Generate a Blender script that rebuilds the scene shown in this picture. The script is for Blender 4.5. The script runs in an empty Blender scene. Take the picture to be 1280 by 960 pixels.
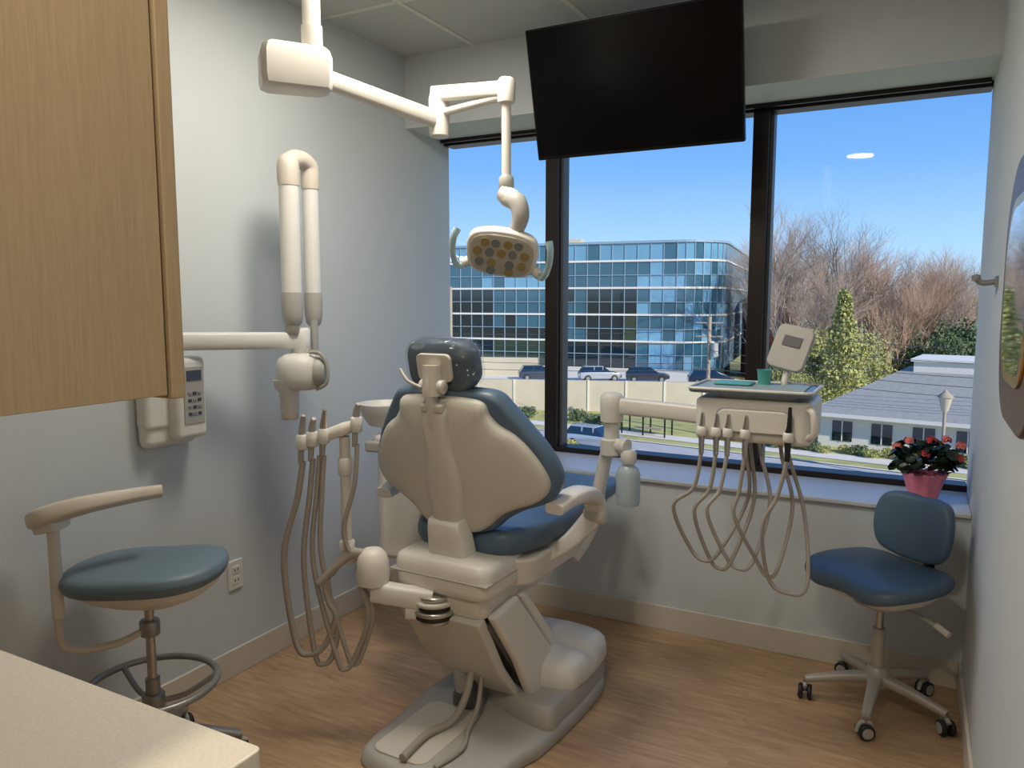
import bpy, math, random
from mathutils import Vector, Matrix, Euler
random.seed(7)
D=bpy.data; SC=bpy.context.scene; COL=SC.collection
rad=math.radians
def lin(c):
    c=c/255.0
    return c/12.92 if c<=0.04045 else ((c+0.055)/1.055)**2.4
def rgb(r,g,b): return (lin(r),lin(g),lin(b),1)
# ---------------------------------------------------------------- materials
def pm(name,col,rough=.5,metal=0,var=.06,scale=12,bump=0,bscale=60,coat=0,emit=None,trans=0,stretch=(1,1,1),spec=.5):
    m=D.materials.new(name); m.use_nodes=True; nt=m.node_tree; n=nt.nodes; l=nt.links
    b=n['Principled BSDF']
    b.inputs['Roughness'].default_value=rough; b.inputs['Metallic'].default_value=metal
    b.inputs['Coat Weight'].default_value=coat; b.inputs['Transmission Weight'].default_value=trans
    b.inputs['Specular IOR Level'].default_value=spec
    tc=n.new('ShaderNodeTexCoord'); mp=n.new('ShaderNodeMapping'); mp.inputs['Scale'].default_value=stretch
    l.new(tc.outputs['Object'],mp.inputs['Vector'])
    nz=n.new('ShaderNodeTexNoise'); nz.inputs['Scale'].default_value=scale; nz.inputs['Detail'].default_value=4
    l.new(mp.outputs[0],nz.inputs['Vector'])
    r=n.new('ShaderNodeValToRGB')
    r.color_ramp.elements[0].position=.3; r.color_ramp.elements[1].position=.7
    c0=[max(0,x*(1-var)) for x in col[:3]]+[1]; c1=[min(1,x*(1+var)) for x in col[:3]]+[1]
    r.color_ramp.elements[0].color=c0; r.color_ramp.elements[1].color=c1
    l.new(nz.outputs['Fac'],r.inputs['Fac']); l.new(r.outputs['Color'],b.inputs['Base Color'])
    if emit: 
        b.inputs['Emission Color'].default_value=emit[0]; b.inputs['Emission Strength'].default_value=emit[1]
    if bump:
        n2=n.new('ShaderNodeTexNoise'); n2.inputs['Scale'].default_value=bscale; n2.inputs['Detail'].default_value=3
        l.new(mp.outputs[0],n2.inputs['Vector'])
        bp=n.new('ShaderNodeBump'); bp.inputs['Strength'].default_value=bump; bp.inputs['Distance'].default_value=.002
        l.new(n2.outputs['Fac'],bp.inputs['Height']); l.new(bp.outputs[0],b.inputs['Normal'])
    return m
M_wall=pm('wall_paint',rgb(200,206,207),.75,var=.015,scale=3,bump=.15,bscale=220)
M_ceil=pm('ceiling_tile',rgb(196,196,192),.9,var=.05,scale=140,bump=.5,bscale=180)
M_grid=pm('ceiling_grid',rgb(220,216,205),.5)
M_base=pm('baseboard_vinyl',rgb(204,197,184),.5,var=.02)
M_sill=pm('sill_solid_surface',rgb(196,199,200),.35,var=.02,scale=80)
M_frame=pm('dark_bronze_frame',rgb(36,29,27),.4,.3,var=.05)
M_white=pm('ivory_plastic',rgb(216,213,204),.38,var=.015)
M_white2=pm('white_plastic',rgb(220,219,213),.38,var=.015)
M_shell=pm('beige_shell',rgb(198,194,183),.45,var=.015,bump=.1,bscale=300)
M_grey=pm('grey_plastic',rgb(168,166,160),.45,var=.03)
M_dgrey=pm('dark_grey_plastic',rgb(80,80,80),.45,var=.04)
M_black=pm('black_rubber',rgb(25,25,26),.5,var=.05)
M_blue=pm('blue_upholstery',rgb(82,103,122),.42,var=.03,scale=8,bump=.12,bscale=350)
M_blue2=pm('grey_blue_upholstery',rgb(102,122,134),.45,var=.03,scale=8,bump=.12,bscale=350)
M_blued=pm('dark_blue_upholstery',rgb(70,86,100),.5,var=.03,scale=8,bump=.12,bscale=350,spec=.35)
M_hose=pm('hose_grey',rgb(158,152,142),.5,var=.03)
M_chrome=pm('brushed_metal',rgb(190,188,182),.28,.9,var=.04,scale=40)
M_gold=pm('brass_gold',rgb(196,156,84),.3,.9,var=.05)
M_reflwood=pm('reflected_wood_brown',rgb(84,58,38),.4,var=.2,scale=30)  # brown painted for the wooden cabinet reflected in the mirror
M_mirror=pm('mirror_glass',rgb(225,225,225),.03,1,var=0.0)
M_cap=pm('tan_plastic',rgb(204,196,182),.45,var=.02)
M_counter=pm('quartz_counter',rgb(226,216,198),.3,var=.06,scale=160)
M_tv=pm('tv_screen_glass',rgb(5,5,6),.25,var=.0,spec=.12)
M_tvb=pm('tv_bezel',rgb(10,10,10),.4,var=.0,spec=.2)
M_bezel=pm('lamp_bezel_grey',rgb(176,172,160),.45,var=.02)
M_lens=pm('light_lens_amber',rgb(146,128,80),.2,var=.05)
M_lens2=pm('light_lens_grey',rgb(112,120,120),.2,var=.05)
M_aqua=pm('aqua_silicone',rgb(176,208,212),.25,var=.03,trans=.3)
M_liner=pm('tray_liner_paper',rgb(150,168,172),.5,var=.03)
M_teal=pm('teal_cup',rgb(84,166,160),.4,var=.03)
M_pink=pm('pink_foil',rgb(222,124,146),.35,var=.1,scale=30)
M_red=pm('red_petal',rgb(200,62,66),.5,var=.2,scale=50)
M_pinkp=pm('coral_petal',rgb(228,128,120),.5,var=.2,scale=50)
M_leaf=pm('houseplant_leaf',rgb(28,46,26),.4,var=.25,scale=50)
M_lcd=pm('lcd_display',rgb(60,70,90),.2,var=.02)
M_btn=pm('keypad_grey',rgb(130,136,146),.5,var=.25,scale=180)
M_ss=pm('stool_column_metal',rgb(150,150,148),.35,.6,var=.04)
M_leg=pm('stool_leg_nylon',rgb(176,172,163),.4,.2,var=.03)
M_bottle=pm('frosted_bottle',rgb(205,220,225),.3,trans=.4,var=.02)
M_lightp=pm('fill_diffuser',rgb(255,246,230),.5,var=0,emit=((1,.92,.8,1),6))
M_oil=pm('slate_tray',rgb(112,126,140),.3,.3,var=.03)

def oak():
    m=D.materials.new('oak_veneer'); m.use_nodes=True; nt=m.node_tree; n=nt.nodes; l=nt.links
    b=n['Principled BSDF']; b.inputs['Roughness'].default_value=.5
    tc=n.new('ShaderNodeTexCoord'); mp=n.new('ShaderNodeMapping'); mp.inputs['Scale'].default_value=(150,150,7)
    nz=n.new('ShaderNodeTexNoise'); nz.inputs['Scale'].default_value=2.2; nz.inputs['Detail'].default_value=6; nz.inputs['Distortion'].default_value=.6
    mp2=n.new('ShaderNodeMapping'); mp2.inputs['Scale'].default_value=(5,5,.5)
    nz2=n.new('ShaderNodeTexNoise'); nz2.inputs['Scale'].default_value=2; nz2.inputs['Detail'].default_value=2
    l.new(tc.outputs['Object'],mp.inputs[0]); l.new(mp.outputs[0],nz.inputs['Vector'])
    l.new(tc.outputs['Object'],mp2.inputs[0]); l.new(mp2.outputs[0],nz2.inputs['Vector'])
    mx=n.new('ShaderNodeMath'); mx.operation='MULTIPLY_ADD'; mx.inputs[1].default_value=.7
    l.new(nz.outputs['Fac'],mx.inputs[0]); 
    m3=n.new('ShaderNodeMath'); m3.operation='MULTIPLY'; m3.inputs[1].default_value=.3
    l.new(nz2.outputs['Fac'],m3.inputs[0]); l.new(m3.outputs[0],mx.inputs[2])
    r=n.new('ShaderNodeValToRGB'); e=r.color_ramp.elements
    e[0].position=.3; e[0].color=rgb(158,135,102); e[1].position=.68; e[1].color=rgb(174,151,117)
    l.new(mx.outputs[0],r.inputs[0]); l.new(r.outputs[0],b.inputs['Base Color'])
    return m
M_oak=oak()
def floor_mat():
    m=D.materials.new('wood_plank_vinyl'); m.use_nodes=True; nt=m.node_tree; n=nt.nodes; l=nt.links
    b=n['Principled BSDF']; b.inputs['Roughness'].default_value=.36
    tc=n.new('ShaderNodeTexCoord')
    br=n.new('ShaderNodeTexBrick'); br.inputs['Scale'].default_value=1; br.inputs['Brick Width'].default_value=1.2
    br.inputs['Row Height'].default_value=.18; br.inputs['Mortar Size'].default_value=.0008; br.inputs['Bias'].default_value=0
    br.inputs['Color1'].default_value=(.42,.42,.42,1); br.inputs['Color2'].default_value=(.58,.58,.58,1); br.inputs['Mortar'].default_value=(.3,.3,.3,1)
    l.new(tc.outputs['Object'],br.inputs['Vector'])
    mp=n.new('ShaderNodeMapping'); mp.inputs['Scale'].default_value=(1.6,14,1)
    ad=n.new('ShaderNodeVectorMath'); ad.operation='ADD'
    l.new(tc.outputs['Object'],ad.inputs[0]); 
    sc=n.new('ShaderNodeVectorMath'); sc.operation='SCALE'; sc.inputs['Scale'].default_value=13
    l.new(br.outputs['Color'],sc.inputs[0]); l.new(sc.outputs[0],ad.inputs[1]); l.new(ad.outputs[0],mp.inputs[0])
    nz=n.new('ShaderNodeTexNoise'); nz.inputs['Scale'].default_value=2.5; nz.inputs['Detail'].default_value=8; nz.inputs['Distortion'].default_value=1.2; nz.inputs['Roughness'].default_value=.65
    l.new(mp.outputs[0],nz.inputs['Vector'])
    mi=n.new('ShaderNodeMath'); mi.operation='MULTIPLY_ADD'; mi.inputs[1].default_value=.22
    s=n.new('ShaderNodeSeparateColor'); l.new(br.outputs['Color'],s.inputs[0]); l.new(s.outputs[0],mi.inputs[0])
    m4=n.new('ShaderNodeMath'); m4.operation='MULTIPLY'; m4.inputs[1].default_value=.8
    l.new(nz.outputs['Fac'],m4.inputs[0]); l.new(m4.outputs[0],mi.inputs[2])
    r=n.new('ShaderNodeValToRGB'); e=r.color_ramp.elements
    e[0].position=.28; e[0].color=rgb(136,108,82); e[1].position=.72; e[1].color=rgb(198,168,134)
    x=e.new(.5); x.color=rgb(174,143,110)
    l.new(mi.outputs[0],r.inputs[0]); l.new(r.outputs[0],b.inputs['Base Color'])
    return m
M_floor=floor_mat()
def glass_mat():
    m=D.materials.new('window_glass'); m.use_nodes=True; nt=m.node_tree; n=nt.nodes; l=nt.links
    for x in list(n): n.remove(x)
    o=n.new('ShaderNodeOutputMaterial'); t=n.new('ShaderNodeBsdfTransparent'); t.inputs[0].default_value=(.95,.97,.97,1)
    g=n.new('ShaderNodeBsdfGlossy'); g.inputs['Roughness'].default_value=.02
    f=n.new('ShaderNodeFresnel'); f.inputs['IOR'].default_value=1.3
    mx=n.new('ShaderNodeMixShader'); l.new(f.outputs[0],mx.inputs[0]); l.new(t.outputs[0],mx.inputs[1]); l.new(g.outputs[0],mx.inputs[2]); l.new(mx.outputs[0],o.inputs[0])
    return m
M_glass=glass_mat()
def clearplastic():
    m=D.materials.new('clear_plastic_film'); m.use_nodes=True; nt=m.node_tree; n=nt.nodes; l=nt.links
    for x in list(n): n.remove(x)
    o=n.new('ShaderNodeOutputMaterial'); t=n.new('ShaderNodeBsdfTransparent'); t.inputs[0].default_value=(.95,.96,.97,1)
    g=n.new('ShaderNodeBsdfGlossy'); g.inputs['Roughness'].default_value=.1
    tc=n.new('ShaderNodeTexCoord'); nz=n.new('ShaderNodeTexNoise'); nz.inputs['Scale'].default_value=26; nz.inputs['Distortion'].default_value=2.5
    bp=n.new('ShaderNodeBump'); bp.inputs['Strength'].default_value=1; bp.inputs['Distance'].default_value=.03
    l.new(tc.outputs['Object'],nz.inputs['Vector']); l.new(nz.outputs['Fac'],bp.inputs['Height']); l.new(bp.outputs[0],g.inputs['Normal'])
    mx=n.new('ShaderNodeMixShader'); mx.inputs[0].default_value=.08; l.new(t.outputs[0],mx.inputs[1]); l.new(g.outputs[0],mx.inputs[2]); l.new(mx.outputs[0],o.inputs[0])
    return m
M_film=clearplastic()

# ---------------------------------------------------------------- mesh helpers
def grp(name,loc=(0,0,0),rot=(0,0,0),parent=None):
    e=D.objects.new(name,None); e.empty_display_size=.1; COL.objects.link(e)
    e.location=loc; e.rotation_euler=rot
    if parent: e.parent=parent
    return e
def mk(name,verts,faces,mat,parent=None,loc=(0,0,0),rot=(0,0,0),bevel=0,seg=3,smooth=True,angle=38,subd=0,mats=None,mi=None):
    me=D.meshes.new(name); me.from_pydata([tuple(v) for v in verts],[],faces); me.update()
    if mats:
        for x in mats: me.materials.append(x)
        for p,i in zip(me.polygons,mi): p.material_index=i
    else: me.materials.append(mat)
    if smooth:
        me.shade_smooth(); me.set_sharp_from_angle(angle=rad(angle))
    ob=D.objects.new(name,me); COL.objects.link(ob); ob.location=loc; ob.rotation_euler=rot
    if parent: ob.parent=parent
    if bevel:
        b=ob.modifiers.new('b','BEVEL'); b.width=bevel; b.segments=seg; b.limit_method='ANGLE'; b.angle_limit=rad(35)
        ob.modifiers.new('wn','WEIGHTED_NORMAL')
    if subd:
        s=ob.modifiers.new('s','SUBSURF'); s.levels=subd; s.render_levels=subd
    return ob
def box(name,size,loc,mat,parent=None,rot=(0,0,0),bevel=0,seg=3,top=(1,1),shift=(0,0)):
    x,y,z=[s/2 for s in size]; a,b=top; sx,sy=shift
    v=[(-x,-y,-z),(x,-y,-z),(x,y,-z),(-x,y,-z),(-x*a+sx,-y*b+sy,z),(x*a+sx,-y*b+sy,z),(x*a+sx,y*b+sy,z),(-x*a+sx,y*b+sy,z)]
    f=[(0,3,2,1),(4,5,6,7),(0,1,5,4),(1,2,6,5),(2,3,7,6),(3,0,4,7)]
    return mk(name,v,f,mat,parent,loc,rot,bevel,seg,smooth=bool(bevel))
def bx(name,x0,x1,y0,y1,z0,z1,mat,parent=None,bevel=0,seg=3):
    return box(name,(x1-x0,y1-y0,z1-z0),((x0+x1)/2,(y0+y1)/2,(z0+z1)/2),mat,parent,bevel=bevel,seg=seg)
def cr(pts,n=8,closed=False):
    P=[Vector(p) for p in pts]; out=[]; N=len(P)
    for i in range(N if closed else N-1):
        if closed: a,b,c,d=P[i-1],P[i],P[(i+1)%N],P[(i+2)%N]
        else: a,b,c,d=P[max(i-1,0)],P[i],P[i+1],P[min(i+2,N-1)]
        for k in range(n):
            t=k/n
            out.append(.5*((2*b)+(c-a)*t+(2*a-5*b+4*c-d)*t*t+(3*b-a-3*c+d)*t**3))
    if not closed: out.append(P[-1])
    return out
def tube(name,pts,r,mat,parent=None,sides=12,n=8,smooth=True,closed=False,sq=None,angle=50):
    P=cr(pts,n,closed) if smooth else [Vector(p) for p in pts]
    N=len(P)
    def rr(i):
        if isinstance(r,(int,float)): return r
        t=i/(N-1)*(len(r)-1); k=min(int(t),len(r)-2); return r[k]+(r[k+1]-r[k])*(t-k)
    verts=[];faces=[]
    T0=(P[1]-P[0]).normalized(); up=Vector((0,0,1)) if abs(T0.z)<.9 else Vector((1,0,0))
    U=(up-T0*up.dot(T0)).normalized()
    for i in range(N):
        if closed: T=(P[(i+1)%N]-P[i-1]).normalized()
        else: T=(P[min(i+1,N-1)]-P[max(i-1,0)]).normalized()
        U=(U-T*U.dot(T)).normalized(); V=T.cross(U)
        for k in range(sides):
            a=2*math.pi*k/sides; c,s=math.cos(a),math.sin(a)
            if sq:
                ex=.5; c=math.copysign(abs(c)**ex,c)*sq[0]; s=math.copysign(abs(s)**ex,s)*sq[1]
            verts.append(P[i]+(U*s+V*c)*rr(i))
    for i in range(N if closed else N-1):
        for k in range(sides):
            a=i*sides+k;b=i*sides+(k+1)%sides; j=(i+1)%N
            faces.append((a,b,j*sides+(k+1)%sides,j*sides+k))
    if not closed:
        faces.append(tuple(range(sides))[::-1]); faces.append(tuple((N-1)*sides+k for k in range(sides)))
    return mk(name,verts,faces,mat,parent,angle=angle)
def rod(name,a,b,r,mat,parent=None,r2=None,sides=20,bevel=0):
    a=Vector(a);b=Vector(b);d=b-a; L=d.length; q=d.to_track_quat('Z','Y')
    r2=r if r2 is None else r2; v=[];f=[]
    e=min(bevel,L/3)
    prof=[(r-e,0),(r,e),(r2,L-e),(r2-e,L)] if bevel else [(r,0),(r2,L)]
    for (R,z) in prof:
        for k in range(sides):
            t=2*math.pi*k/sides; v.append(q@Vector((R*math.cos(t),R*math.sin(t),z))+a)
    m=len(prof)
    for i in range(m-1):
        for k in range(sides): f.append((i*sides+k,i*sides+(k+1)%sides,(i+1)*sides+(k+1)%sides,(i+1)*sides+k))
    f.append(tuple(range(sides))[::-1]); f.append(tuple((m-1)*sides+k for k in range(sides)))
    return mk(name,v,f,mat,parent,angle=50)
def lathe(name,prof,loc,mat,parent=None,rot=(0,0,0),seg=32,scale=(1,1),angle=45):
    v=[];f=[]
    for (R,z) in prof:
        for k in range(seg):
            t=2*math.pi*k/seg; v.append((R*math.cos(t)*scale[0],R*math.sin(t)*scale[1],z))
    for i in range(len(prof)-1):
        for k in range(seg): f.append((i*seg+k,i*seg+(k+1)%seg,(i+1)*seg+(k+1)%seg,(i+1)*seg+k))
    f.append(tuple(range(seg))[::-1]); f.append(tuple((len(prof)-1)*seg+k for k in range(seg)))
    return mk(name,v,f,mat,parent,loc,rot,angle=angle)
def cushion(name,outline,prof,fn,mat,parent=None,c=None,n=5,smooth_outline=True,angle=60,loc=(0,0,0),rot=(0,0,0)):
    O=cr([(x,y,0) for x,y in outline],n,True) if smooth_outline else [Vector((x,y,0)) for x,y in outline]
    if c is None: c=sum(O,Vector())/len(O)
    else: c=Vector((c[0],c[1],0))
    v=[];f=[];N=len(O)
    for (s,d) in prof:
        for p in O:
            q=c+(p-c)*s; v.append(fn(q.x,q.y,d))
    for i in range(len(prof)-1):
        for k in range(N): f.append((i*N+k,i*N+(k+1)%N,(i+1)*N+(k+1)%N,(i+1)*N+k))
    f.append(tuple(range(N))[::-1]); f.append(tuple((len(prof)-1)*N+k for k in range(N)))
    return mk(name,v,f,mat,parent,angle=angle,loc=loc,rot=rot)
def rrect(w,h,r,n=6,cx=0,cy=0):
    o=[]
    for (sx,sy,a0) in ((1,1,0),(-1,1,90),(-1,-1,180),(1,-1,270)):
        for k in range(n+1):
            a=rad(a0+90*k/n); o.append((cx+sx*(w/2-r)+r*math.cos(a),cy+sy*(h/2-r)+r*math.sin(a)))
    return o
def pad(th,e=.02,dome=.01):
    return [(.02,0),(.5,0),(.9,0),(.965,e*.3),(1,e),(1,th-e),(.985,th-e*.45),(.95,th-e*.12),(.85,th+dome*.2),(.5,th+dome),(.02,th+dome*1.2)]
def slab(name,outline,z0,z1,mat,parent=None,bevel=.006,loc=(0,0,0),rot=(0,0,0),seg=3,top=1.0):
    N=len(outline); cx=sum(p[0] for p in outline)/N; cy=sum(p[1] for p in outline)/N
    v=[(x,y,z0) for x,y in outline]+[(cx+(x-cx)*top,cy+(y-cy)*top,z1) for x,y in outline]
    f=[tuple(range(N))[::-1],tuple(range(N,2*N))]+[(k,(k+1)%N,N+(k+1)%N,N+k) for k in range(N)]
    return mk(name,v,f,mat,parent,loc,rot,bevel,seg)
ID=lambda x,y,d: Vector((x,y,d))

# ================================================================= ROOM
XL,XR,YB,ZC=-2.36,.215,3.31,2.71
YW=3.70
ZS=.695
bx('floor',XL-.1,XR+.1,-1.7,YB+.05,-.1,0,M_floor)
bx('ceiling',XL-.1,XR+.1,-1.7,YB+.4,ZC,ZC+.1,M_ceil)
g=grp('trim_ceiling_grid')
for i,x in enumerate((-1.95,-1.34,-.73,-.12)): bx('tee_long_%d'%i,x-.012,x+.012,-1.6,YB,ZC-.004,ZC+.002,M_grid,g)
for i,y in enumerate((2.70,2.09,1.48,.87,.26)): bx('tee_cross_%d'%i,XL,XR,y-.012,y+.012,ZC-.003,ZC+.002,M_grid,g)
bx('wall_left',XL-.1,XL,-.04,YW+.022,-.0,ZC,M_wall)
bx('wall_right',XR,XR+.1,-1.7,YW+.022,0,ZC,M_wall)
g=grp('wall_back')
bx('lower_wall',XL,XR,YB,YW+.1,0,ZS-.018,M_wall,g)
bx('bulkhead',XL,XR,YB,YW+.1,2.36,ZC,M_wall,g)
bx('wall_front',XL,-.74,-.04,.06,0,ZC,M_wall)
bx('wall_passage',-.84,-.74,-1.7,-.04,0,ZC,M_wall)
bx('wall_rear',-.84,XR+.1,-1.8,-1.7,0,ZC,M_wall)
bx('trim_sill',XL+.001,XR-.001,YB-.015,YW-.03,ZS-.018,ZS,M_sill,bevel=.004)
def baseb(name,x0,x1,y0,y1): bx(name,x0,x1,y0,y1,0,.11,M_base,bevel=.003)
baseb('baseboard_left',XL,XL+.012,.07,YB)
baseb('baseboard_back',XL+.012,XR-.012,YB-.012,YB)
baseb('baseboard_right',XR-.012,XR,-1.6,YB)
# windows
g=grp('window_1')
fy0,fy1=YW-.03,YW+.07
ZG0,ZG1=ZS+.028,2.335
bx('frame_bottom',XL,XR,fy0,fy1,ZS,ZG0,M_frame,g,.003)
bx('frame_top',XL,XR,fy0,fy1,ZG1,2.36,M_frame,g,.003)
mxs=(-1.70,-.668)
for i,x in enumerate(mxs):
    bx('mullion_%d'%i,x-.035,x+.035,fy0-.01,fy1,ZG0,ZG1,M_frame,g,.003)
    bx('mullion_stop_%d'%i,x+.036,x+.05,fy0+.03,fy1,ZG0,ZG1,M_dgrey,g)
bx('shade_pocket_lip',XL+.01,XR-.01,fy0-.05,fy0-.035,2.342,2.36,M_frame,g)
edges=[XL,mxs[0],mxs[0],mxs[1],mxs[1],XR]
for i in range(3):
    a,b=edges[2*i],edges[2*i+1]
    v=[(a,YW+.02,ZG0),(b,YW+.02,ZG0),(b,YW+.02,ZG1),(a,YW+.02,ZG1)]
    mk('pane_%d'%i,v,[(0,1,2,3)],M_glass,g,smooth=False)
# outlet
g=grp('wall_outlet',(XL,2.105,.41))
box('plate',(.008,.072,.118),(.004,0,0),M_white2,g,bevel=.003)
for s in (-1,1):
    box('receptacle',(.004,.034,.03),(.009,0,s*.021),M_white2,g,bevel=.002)
    for t in (-1,1): box('slot',(.002,.003,.01),(.0115,t*.008,s*.021),M_black,g)

# upper cabinet + counter
g=grp('upper_cabinet')
bx('carcass',-2.34,-.76,.07,.592,1.39,2.62,M_oak,g,.001)
for i in range(3): bx('door_%d'%i,-2.33+i*.525,-2.33+(i+1)*.525-.004 if i<2 else -.757,.596,.615,1.385,2.615,M_oak,g,.002)
g=grp('base_cabinet')
bx('carcass',-2.34,-.79,.07,.66,.0,.868,M_oak,g,.002)
o=[(-2.35,.07),(-.752,.07),(-.752,.695)]+[(-.762+.01*math.cos(rad(a)),.695+.012*math.sin(rad(a))) for a in (20,45,70,90)]+[(-2.35,.715)]
slab('countertop',o,.868,.9,M_counter,g,bevel=.003)
for i in range(3): bx('door_%d'%i,-2.33+i*.51,-2.33+(i+1)*.51-.004,.66,.678,.1,.86,M_oak,g,.002)

# ================================================================= TV
al=rad(14.8)
g=grp('flat_screen_television',(-1.066,3.033,2.353),(al,0,0))
box('screen_housing',(.88,.035,.523),(0,.02,0),M_tvb,g,bevel=.006)
box('screen',(.862,.004,.50),(0,.001,.004),M_tv,g)
box('rear_housing',(.6,.04,.35),(0,.055,-.02),M_tvb,g,bevel=.012)
box('mount_plate',(.2,.03,.2),(0,.085,0),M_black,g,bevel=.004)
rod('mount_arm',(0,.09,.04),(0,.25,.10),.022,M_black,g)
box('mount_wall_plate',(.16,.012,.14),(0,.255,.105),M_black,g,rot=(-al,0,0),bevel=.003)

# ================================================================= X-RAY
g=grp('dental_xray_unit')
bx('wall_plate',XL,-2.30,1.70,1.92,.985,1.13,M_white2,g,.03,5)
bx('wall_spine',XL,-2.29,1.70,1.80,1.05,1.36,M_white2,g,.02,4)
bx('control_box',XL,-2.24,1.785,1.91,1.01,1.30,M_white2,g,.022,5)
box('control_face',(.004,.085,.20),(-2.238,1.85,1.165),M_grey,g,bevel=.0015)
box('lcd',(.004,.06,.035),(-2.235,1.85,1.235),M_lcd,g)
for r in range(4):
    for c in range(3): box('key',(.004,.014,.011),(-2.235,1.83+c*.02,1.10+r*.024),M_btn if (r+c)%2 else M_lcd,g,bevel=.001)
rod('wall_pivot',(-2.28,1.79,1.27),(-2.28,1.79,1.41),.033,M_white2,g,bevel=.006)
box('wall_bracket',(.08,.10,.09),(-2.32,1.77,1.34),M_white2,g,bevel=.012)
tube('horizontal_arm',[(-2.28,1.79,1.355),(-2.19,1.98,1.35),(-2.10,2.24,1.342)],.032,M_white2,g,sq=(.8,1),n=4)
rod('arm_end',(-2.10,2.24,1.29),(-2.10,2.24,1.39),.036,M_white2,g,bevel=.008)
rod('riser',(-2.10,2.195,1.37),(-2.10,2.195,1.47),.026,M_grey,g,bevel=.004)
ya,yb_=2.20,2.315
tube('lower_scissor_arm',[(-2.10,ya,1.50),(-2.10,ya,1.95)],.037,M_white2,g,smooth=False,sides=24)
tube('upper_scissor_arm',[(-2.10,yb_,1.50),(-2.10,yb_,1.95)],.031,M_white2,g,smooth=False,sides=24)
for nm,yy,R in (('a',ya,.0385),('b',yb_,.033)):
    lathe('arm_boot_'+nm,[(R*.6,-.075),(R*.9,-.06),(R*1.02,-.03),(R*1.05,.0),(R*1.05,.04),(R*1.0,.055)],(-2.10,yy,1.47),M_grey,g)
    lathe('arm_shoulder_'+nm,[(R*1.02,0),(R*1.06,.02),(R*1.06,.06),(R*1.0,.085),(R*.8,.105),(R*.4,.115)],(-2.10,yy,1.92),M_cap,g)
tube('elbow_cap',[(-2.10,ya,1.97),(-2.10,ya+.01,2.01),(-2.10,(ya+yb_)/2,2.025),(-2.10,yb_-.01,2.01),(-2.10,yb_,1.97)],.034,M_cap,g)
rod('tubehead_stem',(-2.085,2.30,1.26),(-2.085,2.30,1.42),.015,M_grey,g)
rod('tubehead_pivot',(-2.11,2.24,1.28),(-2.06,2.25,1.28),.03,M_grey,g)
h=grp('tubehead',(-2.085,2.21,1.215),(0,0,rad(30)),g)
lathe('tubehead_body',[(.02,-.072),(.055,-.068),(.072,-.05),(.08,-.02),(.08,.02),(.072,.05),(.05,.066),(.02,.07)],(0,0,.01),M_white2,h,scale=(1.1,.95))
lathe('tubehead_end_cap',[(.02,-.02),(.05,-.018),(.062,0),(.062,.02)],(.085,0,.01),M_grey,h,rot=(0,rad(-90),0))
lathe('collimator_cone',[(.032,-.10),(.035,-.095),(.037,-.02),(.055,.0),(.06,.03)],(-.04,0,-.05),M_white2,h)
lathe('cone_tip',[(.028,-.0),(.033,.005),(.033,.03)],(-.04,0,-.175),M_cap,h)
tube('handle_ring',[(.05,-.03,.085),(.09,-.04,.08),(.115,-.04,.03),(.11,-.04,-.03),(.07,-.03,-.055)],.007,M_grey,h)

# ================================================================= CEILING LIGHT ARM
g=grp('dental_operatory_light')
hx,hy,hz=-1.64,1.80,2.17
rod('ceiling_post',(hx+.03,hy+.0,hz),(hx+.03,hy+.0,ZC),.026,M_white,g)
tube('ceiling_post_cover',[(hx+.03,hy,hz+.03),(hx+.03,hy,hz+.12)],.031,M_white,g,smooth=False)
lathe('ceiling_flange',[(.09,-.03),(.09,-.005),(.085,0)],(hx+.03,hy,ZC-.002),M_white,g)
a30=rad(50)
cushion('transformer_housing',[(-.10,-.05),(-.085,-.07),(.09,-.06),(.105,-.03),(.105,.03),(.09,.06),(-.085,.07),(-.10,.05)],[(.3,-.06),(.85,-.06),(.96,-.055),(1,-.035),(1.0,.035),(.93,.055),(.8,.062),(.3,.062)],ID,M_white,g,loc=(hx-.02,hy-.02,hz),rot=(0,0,a30),smooth_outline=False,angle=35)
tube('ceiling_arm',[(hx+.03,hy+.03,hz-.015),(-1.47,2.26,2.10)],.027,M_white,g,smooth=False,sq=(.75,1),sides=16)
lathe('arm_pivot',[(.025,-.065),(.033,-.06),(.035,.0),(.035,.06),(.03,.08),(.02,.085)],(-1.47,2.26,2.11),M_white,g)
tube('balance_arm_upper',[(-1.485,2.245,2.185),(-1.215,2.265,2.175)],.025,M_white,g,smooth=False,sq=(.7,1),sides=16)
tube('balance_arm_lower',[(-1.47,2.25,2.12),(-1.24,2.265,2.15)],.013,M_white,g,smooth=False)
lathe('arm_tip',[(.02,-.04),(.028,-.036),(.03,.028),(.022,.04)],(-1.215,2.265,2.168),M_white,g)
rod('drop_rod',(-1.215,2.265,1.87),(-1.215,2.265,2.14),.0155,M_white,g)
lathe('rod_collar',[(.02,0),(.025,.005),(.025,.04),(.02,.05)],(-1.215,2.265,1.85),M_grey,g)
tube('yoke_neck',[(-1.215,2.265,1.87),(-1.21,2.26,1.83),(-1.165,2.245,1.81),(-1.15,2.24,1.76),(-1.18,2.25,1.705)],[.022,.028,.032,.028,.022],M_grey,g)
tube('yoke_collar',[(-1.225,2.26,1.845),(-1.178,2.255,1.82)],.03,M_white,g,smooth=False)
nrm=Vector((.26,-.80,-.50)).normalized()
q=(-nrm).to_track_quat('Y','Z')
h=grp('lamp_head',(-1.22,2.245,1.652),(0,0,0),g)
h.rotation_euler=(q.to_matrix()@Matrix.Rotation(rad(10),3,'Y')).to_euler()
fnY=lambda x,y,d: Vector((x,d,y))
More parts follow.
